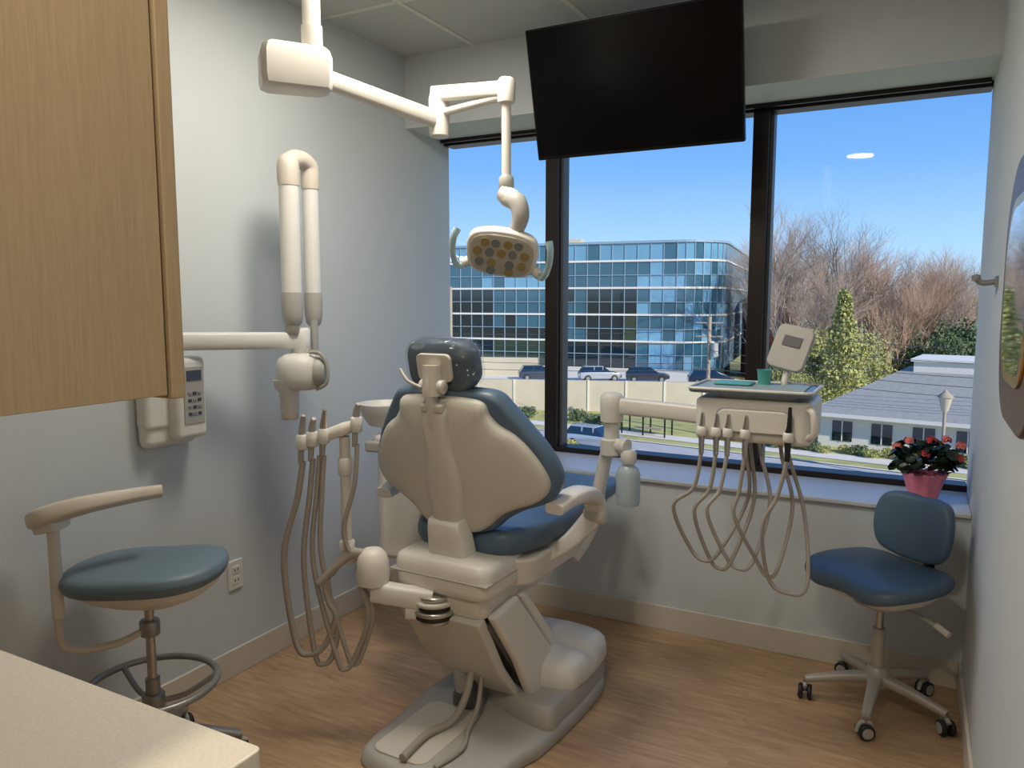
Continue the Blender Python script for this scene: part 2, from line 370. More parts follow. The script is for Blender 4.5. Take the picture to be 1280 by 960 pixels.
O=[(-.10,.065),(-.05,.082),(.0,.085),(.05,.082),(.10,.065),(.118,.02),(.108,-.05),(.07,-.075),(0,-.08),(-.07,-.075),(-.108,-.05),(-.118,.02)]
cushion('lamp_body',O,[(.1,.045),(.6,.042),(.9,.03),(1,.012),(1,-.01),(.97,-.018),(.93,-.02),(.1,-.02)],fnY,M_white,h)
cushion('lamp_bezel',[(x*.88,y*.86) for x,y in O],[(1,-.019),(1,-.024),(.95,-.026),(.1,-.026)],fnY,M_bezel,h)
k=0
for (zz,xs) in ((.045,(-.055,-.02,.02,.055)),(.01,(-.078,-.038,0,.038,.078)),(-.028,(-.07,-.03,.03,.07)),(-.055,(-.03,.03))):
    for xx in xs:
        k+=1; rod('lens_%d'%k,(xx,-.024,zz),(xx,-.031,zz),.0145,(M_lens if k%2 else M_lens2),h,sides=16)
for s in (-1,1):
    tube('side_handle_%d'%(s+1),[(s*.10,.0,-.05),(s*.14,-.02,-.06),(s*.158,-.035,-.01),(s*.158,-.035,.045),(s*.148,-.02,.075)],[.011,.012,.010,.011,.013],M_aqua,h)
    tube('handle_root_%d'%(s+1),[(s*.09,.01,-.04),(s*.13,-.01,-.055)],.016,M_white,h,smooth=False)

# ================================================================= DENTAL CHAIR
CO=Vector((-1.340,2.185,0)); CR=rad(-2)
g=grp('dental_chair',CO,(0,0,CR))
L=rad(12); Bp=Vector((0,-.02,.675)); U=Vector((0,-math.sin(L),math.cos(L))); Nn=Vector((0,math.cos(L),math.sin(L)))
def bt(x,s,d,k=.5): return Bp+Vector((x,0,0))+U*s+Nn*(d+k*x*x)
half=[(.0,.045),(.09,.048),(.145,.07),(.19,.108),(.25,.14),(.32,.165),(.358,.212),(.36,.27),(.325,.35),(.275,.425),(.23,.487),(.185,.535),(.10,.548)]
outl=half+[(0,.55)]+[(-x,y) for x,y in half[:0:-1]]
cushion('backrest_cushion',outl,[(.02,-.0),(.5,0),(.93,-.004),(.975,.0),(1,.018),(1.0,.05),(.97,.07),(.9,.08),(.5,.085),(.02,.085)],bt,M_blue,g,c=(0,.30))
hs=[(.0,.055),(.08,.058),(.13,.085),(.175,.125),(.235,.155),(.30,.178),(.337,.218),(.338,.268),(.30,.345),(.252,.405),(.203,.438),(.174,.472),(.157,.515),(.09,.53)]
osl=hs+[(0,.532)]+[(-x,y) for x,y in hs[:0:-1]]
cushion('backrest_shell',osl,[(.02,-.048),(.4,-.045),(.7,-.04),(.88,-.034),(.95,-.028),(.985,-.018),(1.0,-.002),(.99,.01)],bt,M_shell,g,c=(0,.28))
sp=[(.052,.0),(.056,.12),(.07,.2),(.066,.28),(.052,.36),(.046,.44),(.044,.50)]
spo=[(x,y) for x,y in sp]+[(0,.515)]+[(-x,y) for x,y in sp[::-1]]+[(0,-.01)]
cushion('spine_cover',spo,[(.02,-.074),(.5,-.072),(.8,-.066),(.95,-.055),(1,-.04),(1,-.03)],lambda x,s,d:bt(x,s,d,.3),M_shell,g,c=(0,.26))
st=[(-.07,-.06),(.07,-.06),(.075,-.0),(.066,.09),(.06,.12),(-.06,.12),(-.066,.09),(-.075,-.0)]
cushion('backrest_stem',st,[(.3,-.092),(.85,-.09),(.96,-.083),(1,-.07),(1,-.02)],lambda x,s,d:bt(x,s,d,0),M_white,g,smooth_outline=False)
def ht(x,s,d): return bt(x,s,d,.5)
ho=rrect(.25,.165,.055,6,0,.622)
cushion('headrest_cushion',ho,[(.02,.0),(.6,.0),(.92,.003),(.98,.012),(1,.03),(1,.055),(.95,.076),(.8,.086),(.02,.088)],ht,M_blued,g,smooth_outline=False)
cushion('headrest_cover_film',[(x*1.05,.622+(y-.622)*1.05) for x,y in ho],[(.02,-.006),(.6,-.006),(.95,.0),(1.02,.03),(1,.06),(.93,.088),(.02,.097)],ht,M_film,g,smooth_outline=False)
def bl(x,s,d): return bt(x,s,d,0)
tube('headrest_bar',[bl(-.0,.44,-.045),bl(0,.54,-.045),bl(0,.60,-.03)],.02,M_shell,g,sq=(1.3,.6))
tube('headrest_knuckle',[bl(-.0,.54,-.035),bl(0,.635,-.012)],.028,M_shell,g,sq=(1.2,1),smooth=False)
rod('headrest_lock_knob',bl(-.045,.57,-.03),bl(.045,.57,-.03),.022,M_shell,g,bevel=.004)
slab('headrest_plate',rrect(.13,.09,.02,5),-.006,.008,M_shell,g,bevel=.003,loc=bl(0,.625,-.006),rot=(rad(90)+L,0,0))
tube('headrest_lever',[bl(-.03,.57,-.05),bl(-.08,.59,-.05),bl(-.12,.62,-.03)],.006,M_grey,g)
box('spine_cap',(.085,.035,.03),bl(0,.505,-.045),M_shell,g,rot=(L,0,0),bevel=.008)
def sm(x,y,d):
    z=.625+d+ (0.05*max(0,(.25-y))*1.0) + .35*x*x
    if y>.45: z+= -.02*(y-.45)
    return Vector((x,y,z))
s1=[(.0,-.03),(.15,-.03),(.21,.03),(.245,.15),(.25,.32),(.235,.45),(.20,.50),(0,.51)]
s1=s1+[(-x,y) for x,y in s1[-2:0:-1]]
cushion('seat_cushion',s1,pad(.09,.035,.006),sm,M_blue,g)
s2=[(0,.50),(.19,.50),(.205,.56),(.20,.75),(.19,.92),(.14,.99),(0,1.0)]
s2=s2+[(-x,y) for x,y in s2[-2:0:-1]]
lf=lambda x,y,d:Vector((x,y,.628+d+.03*(y-.5)+.5*x*x))
cushion('legrest_cushion',s2,pad(.07,.028,.006),lf,M_blue,g)
s3=[(0,.62),(.19,.62),(.208,.75),(.20,.93),(.15,1.01),(0,1.02)]
s3=s3+[(-x,y) for x,y in s3[-2:0:-1]]
cushion('legrest_toe_film',s3,[(.02,-.006),(.9,-.006),(1.01,.02),(1.01,.06),(.93,.083),(.02,.088)],lf,M_film,g)
def ss(x0,x1,y0,y1,r=.05): return rrect(x1-x0,y1-y0,r,6,(x0+x1)/2,(y0+y1)/2)
slab('seat_pan',ss(-.22,.22,.04,.50,.08),.53,.635,M_white,g,bevel=.015,top=1.1)
slab('legrest_pan',ss(-.15,.15,.45,.93,.07),.585,.64,M_white,g,bevel=.012,top=1.1)
cushion('rear_hinge_cover',ss(-.19,.19,-.16,.12,.05),[(.3,.535),(.85,.535),(.97,.545),(1,.565),(1,.62),(.97,.645),(.9,.655),(.3,.66)],ID,M_white,g,smooth_outline=False)
box('hinge_seam',(.385,.285,.006),(0,-.02,.598),M_grey,g,bevel=.002)
slab('under_carriage',ss(-.15,.15,-.12,.40,.04),.46,.54,M_white,g,bevel=.015,top=1.1)
for s in (-1,1):
    dz=-.035 if s<0 else 0
    tube('armrest_pad_%d'%(s+1),[(s*.345,.0,.835+dz),(s*.35,.10,.85+dz),(s*.352,.22,.84+dz),(s*.35,.30,.80+dz)],[.024,.030,.034,.030],M_white,g,sq=(1.35,.75),sides=20)
    tube('armrest_arm_%d'%(s+1),[(s*.35,.30,.80+dz),(s*.345,.33,.745+dz),(s*.31,.30,.69),(s*.27,.24,.64),(s*.20,.22,.60)],[.034,.036,.03,.026,.03],M_white,g,sq=(1.1,.8),sides=20)
    rod('armrest_joint_%d'%(s+1),(s*.31,.325,.74+dz),(s*.39,.325,.74+dz),.034,M_shell,g,bevel=.008)
def quadloft(name,rings,mat,bev):
    v=[];f=[]
    for r in rings: v+=r
    for i in range(len(rings)-1):
        for k in range(4): f.append((i*4+k,i*4+(k+1)%4,(i+1)*4+(k+1)%4,(i+1)*4+k))
    f.append((3,2,1,0)); n=4*(len(rings)-1); f.append((n,n+1,n+2,n+3))
    return mk(name,v,f,mat,g,bevel=bev)
def ring(x0,x1,y0,z0,y1,z1): return [(x0,y0,z0),(x1,y0,z0),(x1,y1,z1),(x0,y1,z1)]
quadloft('lift_arm_inner',[ring(-.14,.16,-.10,.44,.08,.46),ring(-.10,.17,.14,.13,.34,.17)],M_dgrey,.012)
quadloft('lift_arm_side_cover',[ring(.145,.185,-.10,.475,.06,.50),ring(.165,.205,.02,.29,.20,.32),ring(.175,.215,.13,.08,.38,.11)],M_white,.014)
quadloft('lift_arm_rear_cover',[ring(-.17,.15,-.145,.46,-.10,.47),ring(-.14,.16,-.03,.25,.01,.26),ring(-.06,.165,.08,.12,.11,.13)],M_shell,.010)
quadloft('lift_arm_front_cover',[ring(-.12,.18,.08,.49,.12,.50),ring(-.10,.21,.36,.13,.42,.14)],M_white,.014)
rod('hydraulic_ram',(-.04,.02,.32),(-.03,.06,.06),.034,M_grey,g)
lathe('ram_boot',[(.05,0),(.05,.03),(.042,.05),(.042,.09),(.036,.10)],(-.03,.06,.06),M_dgrey,g)
bo=[(-.14,-.36),(.16,-.38),(.26,-.30),(.29,-.12),(.32,.0),(.335,.28),(.32,.50),(.24,.60),(.08,.62),(-.10,.58),(-.2,.45),(-.23,.1),(-.21,-.1),(-.20,-.28)]
cushion('base_plate',bo,[(.02,0),(.5,0),(.985,.0),(1,.006),(.985,.04),(.95,.05),(.85,.054),(.02,.054)],ID,M_grey,g,c=(.04,.12))
cushion('base_rear_step',[(-.02,.14),(.28,.04),(.318,.15),(.32,.40),(.28,.57),(.1,.60),(-.05,.56),(-.1,.3)],[(.02,.04),(.99,.04),(1,.06),(.98,.12),(.93,.13),(.02,.135)],ID,M_grey,g,c=(.12,.34))
tc_=[(.02,.20),(.20,.17),(.305,.20),(.328,.28),(.325,.44),(.29,.56),(.12,.59),(-.03,.54),(-.05,.36)]
def toe(x,y,d):
    b=0
    if d>.15: b=-.022*math.exp(-((y-.37)/.022)**2)+ .01*math.sin((y-.17)/.2*math.pi)**2
    return Vector((x,y,d+b))
cushion('base_toe_cover',tc_,[(.98,.12),(1,.13),(1.0,.155),(.965,.19),(.9,.205),(.8,.214),(.65,.22),(.5,.224),(.35,.226),(.2,.227),(.02,.228)],toe,M_white2,g,c=(.14,.38),n=8)
slab('base_recess',ss(-.15,.06,-.33,.02,.04),.05,.058,M_shell,g,bevel=.003)
tube('supply_hose',[(.02,.04,.26),(.03,-.04,.14),(.01,-.10,.075),(-.02,-.2,.072),(-.01,-.34,.07)],.013,M_hose,g)
tube('supply_cable',[(.05,.04,.24),(.07,-.02,.12),(.08,-.10,.066),(.12,-.2,.064),(.10,-.32,.062)],.008,M_hose,g)
K=Vector((-.03,-.13,0))
for i,(z,r,m_) in enumerate(((.435,.055,M_chrome),(.452,.068,M_black),(.468,.072,M_chrome),(.485,.062,M_black),(.50,.07,M_shell),(.518,.06,M_chrome))):
    rod('swivel_ring_%d'%i,(K.x,K.y,z),(K.x,K.y,z+.015),r,m_,g,sides=28,bevel=.003)

# ================================================================= ASSISTANT ARM
g=grp('dental_instrument_holder')
kx,ky=-1.37,2.04
tube('swing_arm',[(kx,ky,.515),(-1.46,2.0,.525),(-1.56,1.97,.535)],.032,M_white,g,sq=(.9,1.1),n=4,sides=16)
tube('swing_arm_lower',[(kx,ky,.47),(-1.45,2.0,.475)],.022,M_white,g,sq=(.9,1.1),smooth=False)
lathe('hose_socket',[(.04,-.03),(.052,-.025),(.056,.01),(.053,.05),(.045,.075),(.03,.09),(.02,.093)],(-1.565,1.975,.585),M_white,g)
for i in range(4):
    tube('hose_manifold_%d'%i,[(-1.57,1.97,.63+i*.008),(-1.61,1.945,.665),(-1.65-i*.006,1.93-i*.005,.655-i*.012),(-1.69-i*.01,1.915-i*.01,.59-i*.01)],.013,M_hose,g)
rod('post_foot',(-1.655,1.955,.62),(-1.655,1.955,.70),.026,M_white,g,bevel=.005)
rod('post',(-1.655,1.955,.64),(-1.655,1.955,1.05),.0175,M_white,g)
rod('post_collar',(-1.655,1.955,.92),(-1.655,1.955,.98),.024,M_white2,g,bevel=.004)
tube('post_link',[(-1.655,1.955,.655),(-1.58,1.97,.645)],.022,M_white,g,smooth=False)
tube('holder_bar',[(-1.62,1.965,1.09),(-1.655,1.955,1.075),(-1.72,1.92,1.05),(-1.775,1.885,1.035)],[.02,.028,.024,.018],M_white,g,sq=(1.3,.8))
hold=[(-1.60,1.95,1.10),(-1.70,1.905,1.06),(-1.735,1.89,1.05),(-1.765,1.875,1.04)]
for i,p in enumerate(hold):
    p=Vector(p)
    rod('holder_%d'%i,p+Vector((0,0,-.03)),p+Vector((0,-.0,.02)),.019,M_white2,g,bevel=.004,sides=16)
    tube('instrument_%d'%i,[p+Vector((-.01,0,-.08)),p+Vector((0,0,.03)),p+Vector((.018,-.01,.065+.02*(i%2)))],[.009,.012,.007],M_grey if i!=1 else M_chrome,g)
def hose(name,a,b,zb,w,mat,parent,r=.0075,side=Vector((1,0,0)),skew=0):
    a=Vector(a);b=Vector(b); m=(a+b)/2
    pts=[a,a+Vector((0,0,-.12))-side*w*.15, Vector((a.x,a.y,(a.z+zb)/2))-side*w*.45+side*skew*.5, Vector((m.x,m.y,zb))-side*(w*.35)+side*skew+Vector((0,0,.04)), Vector((m.x,m.y,zb))+side*skew, Vector((m.x,m.y,zb))+side*(w*.35+skew)+Vector((0,0,.035)), Vector((b.x,b.y,(b.z+zb)/2))+side*w*.35+side*skew*.5, b+Vector((0,0,-.07))+side*w*.1, b]
    tube(name,pts,r,mat,parent,sides=8,n=7)
sd=Vector((.885,.466,0))
hose('suction_hose_0',(-1.765,1.875,.97),(-1.71,1.895,.57),.31,.14,M_hose,g,.0105,sd,-.02)
hose('suction_hose_1',(-1.735,1.89,.98),(-1.70,1.905,.57),.275,.09,M_hose,g,.0095,sd,.0)
hose('suction_hose_2',(-1.70,1.905,.99),(-1.60,1.95,.63),.275,.07,M_hose,g,.0085,sd,.03)
hose('suction_hose_4',(-1.715,1.90,.99),(-1.60,1.94,.63),.26,.08,M_hose,g,.0085,sd,.01)
tube('air_syringe_hose',[(-1.60,1.95,1.03),(-1.605,1.94,.9),(-1.64,1.925,.76),(-1.63,1.93,.68),(-1.60,1.95,.64)],.008,M_hose,g)

# ================================================================= CUSPIDOR
g=grp('dental_cuspidor',(-1.83,2.63,0),(0,0,rad(12)))
slab('console_body',ss(-.15,.14,-.12,.12,.05),.43,.88,M_white2,g,bevel=.02,top=1.0)
slab('console_cap',ss(-.16,.15,-.13,.13,.05),.885,.95,M_white2,g,bevel=.02)
lathe('bowl',[(.03,-.05),(.07,-.04),(.095,0),(.11,.035),(.112,.05),(.10,.05),(.08,.02),(.03,-.01)],(-.13,-.04,1.02),M_white2,g)
rod('bowl_neck',(-.09,-.03,.92),(-.12,-.04,1.0),.04,M_white2,g)
tube('cup_spout',[(.0,.02,.95),(.0,.02,1.08),(-.04,0,1.11),(-.09,-.01,1.09)],.009,M_chrome,g)
tube('console_mount',[(.05,-.05,.48),(.16,-.12,.50),(.30,-.2,.50)],.04,M_white,g)
box('side_step',(.10,.06,.045),(-.13,-.11,.90),M_grey,g,bevel=.01)

# ================================================================= DELIVERY UNIT
g=grp('dental_delivery_unit')
x0,x1=-.64,-.275; yf=2.50
slab('control_head',ss(x0,x1,yf,yf+.30,.035),1.04,1.18,M_white,g,bevel=.018,seg=4)
slab('front_recess',rrect(.24,.085,.03,6),0,.006,M_grey,g,bevel=.003,loc=(-.45,yf+.001,1.112),rot=(rad(90),0,0))
slab('front_fascia',rrect(.225,.072,.026,6),0,.012,M_white,g,bevel=.004,loc=(-.45,yf+.001,1.112),rot=(rad(90),0,0))
slab('instrument_tray',ss(x0-.02,x1-.0,yf-.02,yf+.26,.03),1.198,1.210,M_oil,g,bevel=.004)
slab('tray_liner',ss(x0+.0,x1-.03,yf,yf+.24,.02),1.21,1.214,M_liner,g,bevel=.001)
slab('tray_support',ss(x0+.06,x1-.06,yf+.04,yf+.22,.03),1.175,1.20,M_white,g,bevel=.005)
tube('tray_rim',[(x,y,1.212) for x,y in ss(x0-.02,x1,yf-.02,yf+.26,.03)],.005,M_white2,g,closed=True,smooth=False,sides=8)
lathe('teal_cup',[(.020,0),(.024,.048),(.026,.05),(.022,.05),(.018,.01)],(-.45,yf+.18,1.214),M_teal,g)
box('tray_paper',(.12,.10,.006),(-.54,yf+.14,1.219),M_teal,g,bevel=.002)
h=grp('touch_display',(-.375,2.73,1.335),(rad(-20),rad(12),rad(-12)),g)
slab('display_housing',rrect(.125,.155,.025,6),-.01,.014,M_grey,h,bevel=.005,rot=(rad(90),0,0))
box('display_panel',(.06,.003,.035),(0,-.0165,.02),M_dgrey,h)
tube('display_stalk',[(-.40,2.70,1.18),(-.39,2.71,1.22),(-.38,2.735,1.30)],.012,M_white,g)
tube('grab_handle',[(x1-.02,yf+.02,1.16),(x1+.005,yf-.01,1.15),(x1+.01,yf-.01,1.09),(x1-.015,yf+.02,1.065)],.011,M_white,g)
ix=[-.605,-.558,-.522,-.467,-.338]
for i,x in enumerate(ix):
    m_=M_grey if i<4 else M_black
    rod('holder_%d'%i,(x,yf-.03,1.06),(x,yf-.03,1.09),.016,M_white2,g,bevel=.003,sides=16)
    tube('holder_stub_%d'%i,[(x,yf-.03,1.075),(x,yf+.02,1.085)],.009,M_white2,g,smooth=False)
    tube('handpiece_%d'%i,[(x,yf-.03,1.0),(x,yf-.03,1.08),(x+.003,yf-.035,1.11),(x+.004,yf-.04,1.135 if i<4 else 1.17)],[.008,.011,.008,.005],M_chrome if i<4 else M_black,g)
bot=[.62,.60,.61,.60,.555]
ex=[-.50,-.48,-.45,-.38,-.365]; wd=[.14,.11,.13,.09,.17]; sk=[-.05,-.03,.0,.03,.02]
for i,x in enumerate(ix):
    hose('handpiece_hose_%d'%i,(x,yf-.03,1.005),(ex[i],yf+.10,1.05),bot[i],wd[i],M_hose if i!=2 else M_grey,g,.0066,Vector((1,0,0)),sk[i])
tube('upper_arm',[(-1.0,2.70,1.105),(-.80,2.69,1.10),(-.60,2.66,1.095)],.033,M_white,g,sq=(.7,.95),n=3,sides=16)
lathe('arm_elbow',[(.03,-.06),(.042,-.055),(.044,0),(.044,.035),(.034,.05),(.02,.053)],(-1.0,2.70,1.10),M_white,g)
rod('elbow_post',(-1.0,2.70,.96),(-1.0,2.70,1.06),.029,M_white,g)
lathe('knuckle',[(.035,-.03),(.042,-.025),(.042,.03),(.035,.035)],(-1.0,2.70,.945),M_white,g)
tube('lower_arm',[(-1.0,2.70,.955),(-1.03,2.72,.90),(-1.05,2.72,.80),(-1.08,2.70,.62),(-1.12,2.62,.52)],.026,M_white,g)
tube('hub_link',[(-1.0,2.70,.955),(-.93,2.68,.955)],.03,M_white,g,smooth=False)
lathe('water_bottle',[(.03,-.14),(.042,-.135),(.045,-.12),(.045,-.02),(.038,.0),(.02,.015),(.02,.03)],(-.925,2.68,.875),M_bottle,g)
lathe('bottle_cap',[(.026,0),(.03,.005),(.03,.04),(.024,.05)],(-.925,2.68,.895),M_white2,g)

# ================================================================= STOOLS
def caster(E,x,y,ang,R=.028):
    c,s=math.cos(ang),math.sin(ang)
    for t in (-1,1):
        a=Vector((x+c*t*.008,y+s*t*.008,R)); b=Vector((x+c*t*.024,y+s*t*.024,R))
        rod('caster_wheel',a,b,R,M_black,E,sides=20,bevel=.004)
        rod('caster_disc',b,b+Vector((c*t*.002,s*t*.002,0)),R*.68,M_grey,E,sides=16)
    rod('caster_stem',(x,y,R),(x,y,R*2+.02),.008,M_ss,E,sides=10)
    tube('caster_hood',[(x-s*.028,y+c*.028,R*.9),(x-s*.02,y+c*.02,R*1.9),(x,y,R*2.15),(x+s*.02,y-c*.02,R*1.9)],.008,M_grey,E,sides=8,n=3)
def stoolbase(E,R,hub,mat,a0,colmat,ztop):
    for i in range(5):
        a=a0+i*2*math.pi/5; c,s=math.cos(a),math.sin(a)
        tube('base_leg_%d'%i,[(c*.02,s*.02,hub),(c*R*.5,s*R*.5,hub-.012),(c*(R),s*(R),.078)],[.026,.02,.014],mat,E,sq=(1,.8),n=5)
        caster(E,c*R,s*R,a+.9+i*.7)
    lathe('base_hub',[(.04,-.03),(.045,-.02),(.04,.03),(.03,.045)],(0,0,hub),mat,E)
    rod('gas_lift_outer',(0,0,hub),(0,0,hub+.19),.022,colmat,E)
    rod('gas_lift_inner',(0,0,hub+.15),(0,0,ztop),.014,M_chrome,E)
g=grp('operator_stool',(-.07,3.015,0),(0,0,rad(-38)))
stoolbase(g,.245,.115,M_leg,rad(15),M_leg,.47)
so=[(0,.16),(.12,.165),(.19,.13),(.22,.04),(.225,-.06),(.20,-.17),(.12,-.215),(0,-.20)]
so=so+[(-x,y) for x,y in so[-2:0:-1]]
def sfn(x,y,d): return Vector((x,y,.475+d+.25*max(0,abs(x)-.05)**2*1.6+.35*max(0,y-.02)**2-.5*max(0,-y-.12)**2*4))
cushion('seat_cushion',so,pad(.055,.025,.004),sfn,M_blue,g)
cushion('seat_pan',[(x*.9,y*.88) for x,y in so],[(.4,.418),(.6,.423),(.85,.45),(.97,.475),(.97,.485)],ID,M_white,g)
slab('mechanism',ss(-.07,.07,-.08,.14,.03),.395,.432,M_grey,g,bevel=.01)
tube('lever',[(.05,.0,.41),(.15,.02,.40),(.24,.03,.375)],.007,M_grey,g)
rod('lever_grip',(.20,.03,.388),(.25,.03,.372),.011,M_white,g)
bo2=[(0,.105),(.07,.11),(.13,.095),(.155,.04),(.155,-.04),(.13,-.10),(.07,-.125),(0,-.13)]
bo2=bo2+[(-x,y) for x,y in bo2[-2:0:-1]]
def bfn(x,y,d): return Vector((x,.20-d-1.3*x*x+.12*y,.67+y))
cushion('backrest_cushion',bo2,pad(.05,.022,.004),bfn,M_blue,g)
tube('backrest_bar',[(0,.08,.41),(0,.19,.41),(0,.245,.44),(0,.24,.55),(0,.205,.65)],.015,M_black,g,sq=(1.4,.5))

g=grp('assistant_stool',(-2.068,1.505,0),(0,0,rad(27.8)))
stoolbase(g,.25,.13,M_ss,rad(-50),M_ss,.62)
so=[(0,.17),(.12,.175),(.20,.13),(.235,.03),(.22,-.09),(.14,-.165),(0,-.18),(-.15,-.16),(-.225,-.08),(-.235,.03),(-.19,.13),(-.1,.172)]
cushion('seat_cushion',so,pad(.06,.028,.006),lambda x,y,d:Vector((x,y,.635+d+.04*x)),M_blue2,g)
cushion('seat_pan',[(x*.92,y*.9) for x,y in so],[(.3,.565),(.5,.57),(.8,.60),(.96,.625),(.97,.645)],ID,M_white,g)
tube('foot_ring',[(.19*math.cos(t*math.pi/16),.19*math.sin(t*math.pi/16),.30) for t in range(32)],.011,M_ss,g,closed=True,smooth=False)
for i in range(3):
    a=i*2.094+.4; tube('ring_spoke_%d'%i,[(.02*math.cos(a),.02*math.sin(a),.24),(.10*math.cos(a),.10*math.sin(a),.25),(.19*math.cos(a),.19*math.sin(a),.30)],.009,M_ss,g)
rod('ring_clamp',(0,0,.22),(0,0,.27),.034,M_ss,g,bevel=.004)
rod('arm_clamp',(0,0,.46),(0,0,.51),.03,M_ss,g,bevel=.004)
tube('arm_bracket',[(0,0,.485),(-.08,-.05,.455),(-.18,-.09,.455),(-.218,-.10,.49),(-.22,-.10,.60)],.011,M_cap,g,sq=(1.2,.8))
rod('arm_post',(-.22,-.10,.56),(-.22,-.10,.84),.017,M_white,g)
tube('arm_pad',[(-.26,-.10,.855),(-.22,-.12,.875),(-.14,-.09,.896),(-.04,-.01,.904),(.04,.04,.908)],[.03,.038,.034,.028,.024],M_cap,g,sq=(1.2,.75),sides=20)
tube('arm_pad_base',[(-.25,-.10,.835),(-.19,-.11,.85)],.03,M_white,g,sq=(1.3,.6),smooth=False)

# ================================================================= PLANT
g=grp('potted_geranium',(.05,3.42,ZS))
N=40; v=[];f=[]
prof=[(.045,0),(.05,.005),(.06,.05),(.072,.10),(.082,.122),(.066,.118),(.055,.09)]
for j,(R,z) in enumerate(prof):
    for k in range(N):
        t=2*math.pi*k/N; rr_=R*(1+(.07 if 2<j<6 else .03)*math.sin(k*2*math.pi*9/N+j*.4)); v.append((rr_*math.cos(t),rr_*math.sin(t),z+(.006*math.sin(k*1.7) if j==4 else 0)))
for i in range(len(prof)-1):
    for k in range(N): f.append((i*N+k,i*N+(k+1)%N,(i+1)*N+(k+1)%N,(i+1)*N+k))
f.append(tuple(range(N))[::-1]); f.append(tuple((len(prof)-1)*N+k for k in range(N)))
mk('foil_pot',v,f,M_pink,g)
def leaves(name,n,cx,cz,rx,rz,size,mats,zmin=.1):
    v=[];f=[];mi=[]
    for i in range(n):
        t=random.random()*6.283; ph=math.acos(random.uniform(-.5,1)); rr_=random.uniform(.55,1)
        p=Vector((cx+rx*rr_*math.sin(ph)*math.cos(t),rx*.75*rr_*math.sin(ph)*math.sin(t),cz+rz*rr_*math.cos(ph)))
        R=Euler((random.uniform(-.9,.9),random.uniform(-.9,.9),random.random()*6.28)).to_matrix(); s=size*random.uniform(.6,1.1)
        b=len(v); v.append(p)
        for k in range(7):
            a=k*2*math.pi/7; q=R@Vector((math.cos(a)*s,math.sin(a)*s*.8,s*.25*(1 if k%2 else .6))); v.append(p+q)
        for k in range(7): f.append((b,b+1+k,b+1+(k+1)%7)); mi.append(i%len(mats))
    mk(name,v,f,mats[0],g,mats=mats,mi=mi)
leaves('foliage',170,0,.165,.125,.085,.026,[M_leaf])
for i,(x,y,z) in enumerate(((-.06,-.03,.245),(.02,.02,.245),(.07,.0,.255),(.115,-.03,.19),(-.10,0,.215),(.0,-.06,.20),(.12,.0,.235))):
    v=[];f=[]
    for k in range(26):
        a=random.random()*6.28; ph=random.random()*1.7; d=Vector((math.sin(ph)*math.cos(a),math.sin(ph)*math.sin(a),math.cos(ph))); p=Vector((x,y,z))+d*.016
        R=d.to_track_quat('Z','Y'); b=len(v); s=.009
        for (u_,w_) in ((-1,-.6),(0,-1),(1,-.6),(1,.6),(0,1),(-1,.6)): v.append(p+R@Vector((u_*s,w_*s,random.uniform(-.003,.003))))
        f.append(tuple(range(b,b+6)))
    mk('bloom_%d'%i,v,f,M_red if i%2 else M_pinkp,g,smooth=False)

# ================================================================= HOOK, MIRROR
g=grp('coat_hook',(XR,2.88,1.555))
box('hook_plate',(.008,.05,.035),(-.004,0,0),M_ss,g,bevel=.002)
for s in (-1,1):
    tube('prong_%d'%(s+1),[(-.005,s*.015,0),(-.035,s*.018,-.004),(-.05,s*.02,0),(-.058,s*.02,.012)],.009,M_ss,g)
    lathe('knob_%d'%(s+1),[(.003,-.012),(.012,-.008),(.012,.008),(.003,.012)],(-.06,s*.02,.012),M_ss,g)
g=grp('wall_mirror',(XR,1.97,1.52))
mo=rrect(.70,.60,.22,10)
slab('mirror_reflection_surround',mo,0,.030,M_reflwood,g,bevel=.008,rot=(rad(90),0,rad(-90)),loc=(0,0,0))  # broad brown surround stands in for the cabinet reflected in the glass
slab('mirror_gold_inlay',[(x*.70,y*.68) for x,y in mo],.028,.036,M_gold,g,bevel=.003,rot=(rad(90),0,rad(-90)))
slab('mirror_glass',[(x*.62,y*.60) for x,y in mo],.03,.037,M_mirror,g,bevel=.0,rot=(rad(90),0,rad(-90)))

# ================================================================= LIGHT FIXTURES
def fill_panel(name,x,y,w,h,e):
    t=grp(name,(x,y,ZC-.001))
    box('trim_frame',(w,h,.012),(0,0,-.006),M_grid,t,bevel=.002)
    box('diffuser',(w-.05,h-.05,.004),(0,0,-.014),M_lightp,t)
    ld=D.lights.new(name+'_lamp','AREA'); ld.shape='RECTANGLE'; ld.size=w-.06; ld.size_y=h-.06; ld.energy=e; ld.color=(1,.925,.82)
    lo=D.objects.new('lamp',ld); COL.objects.link(lo); lo.parent=t; lo.location=(0,0,-.02)
fill_panel('added_ceiling_fill',-1.43,1.92,.58,.58,27)  # unseen panel added as fill; placed so the TV hides its glass reflection
t=grp('recessed_downlight',(-.5,.25,ZC-.001))
rod('downlight_trim',(0,0,0),(0,0,-.012),.12,M_grid,t,sides=32)
rod('downlight_diffuser',(0,0,-.010),(0,0,-.015),.105,pm('downlight_diffuser',rgb(255,250,240),emit=((1,.95,.88,1),9)),t,sides=32)
ld=D.lights.new('downlight_lamp','AREA'); ld.shape='DISK'; ld.size=.2; ld.energy=16; ld.color=(1,.88,.72)
lo=D.objects.new('lamp',ld); COL.objects.link(lo); lo.parent=t; lo.location=(0,0,-.02)

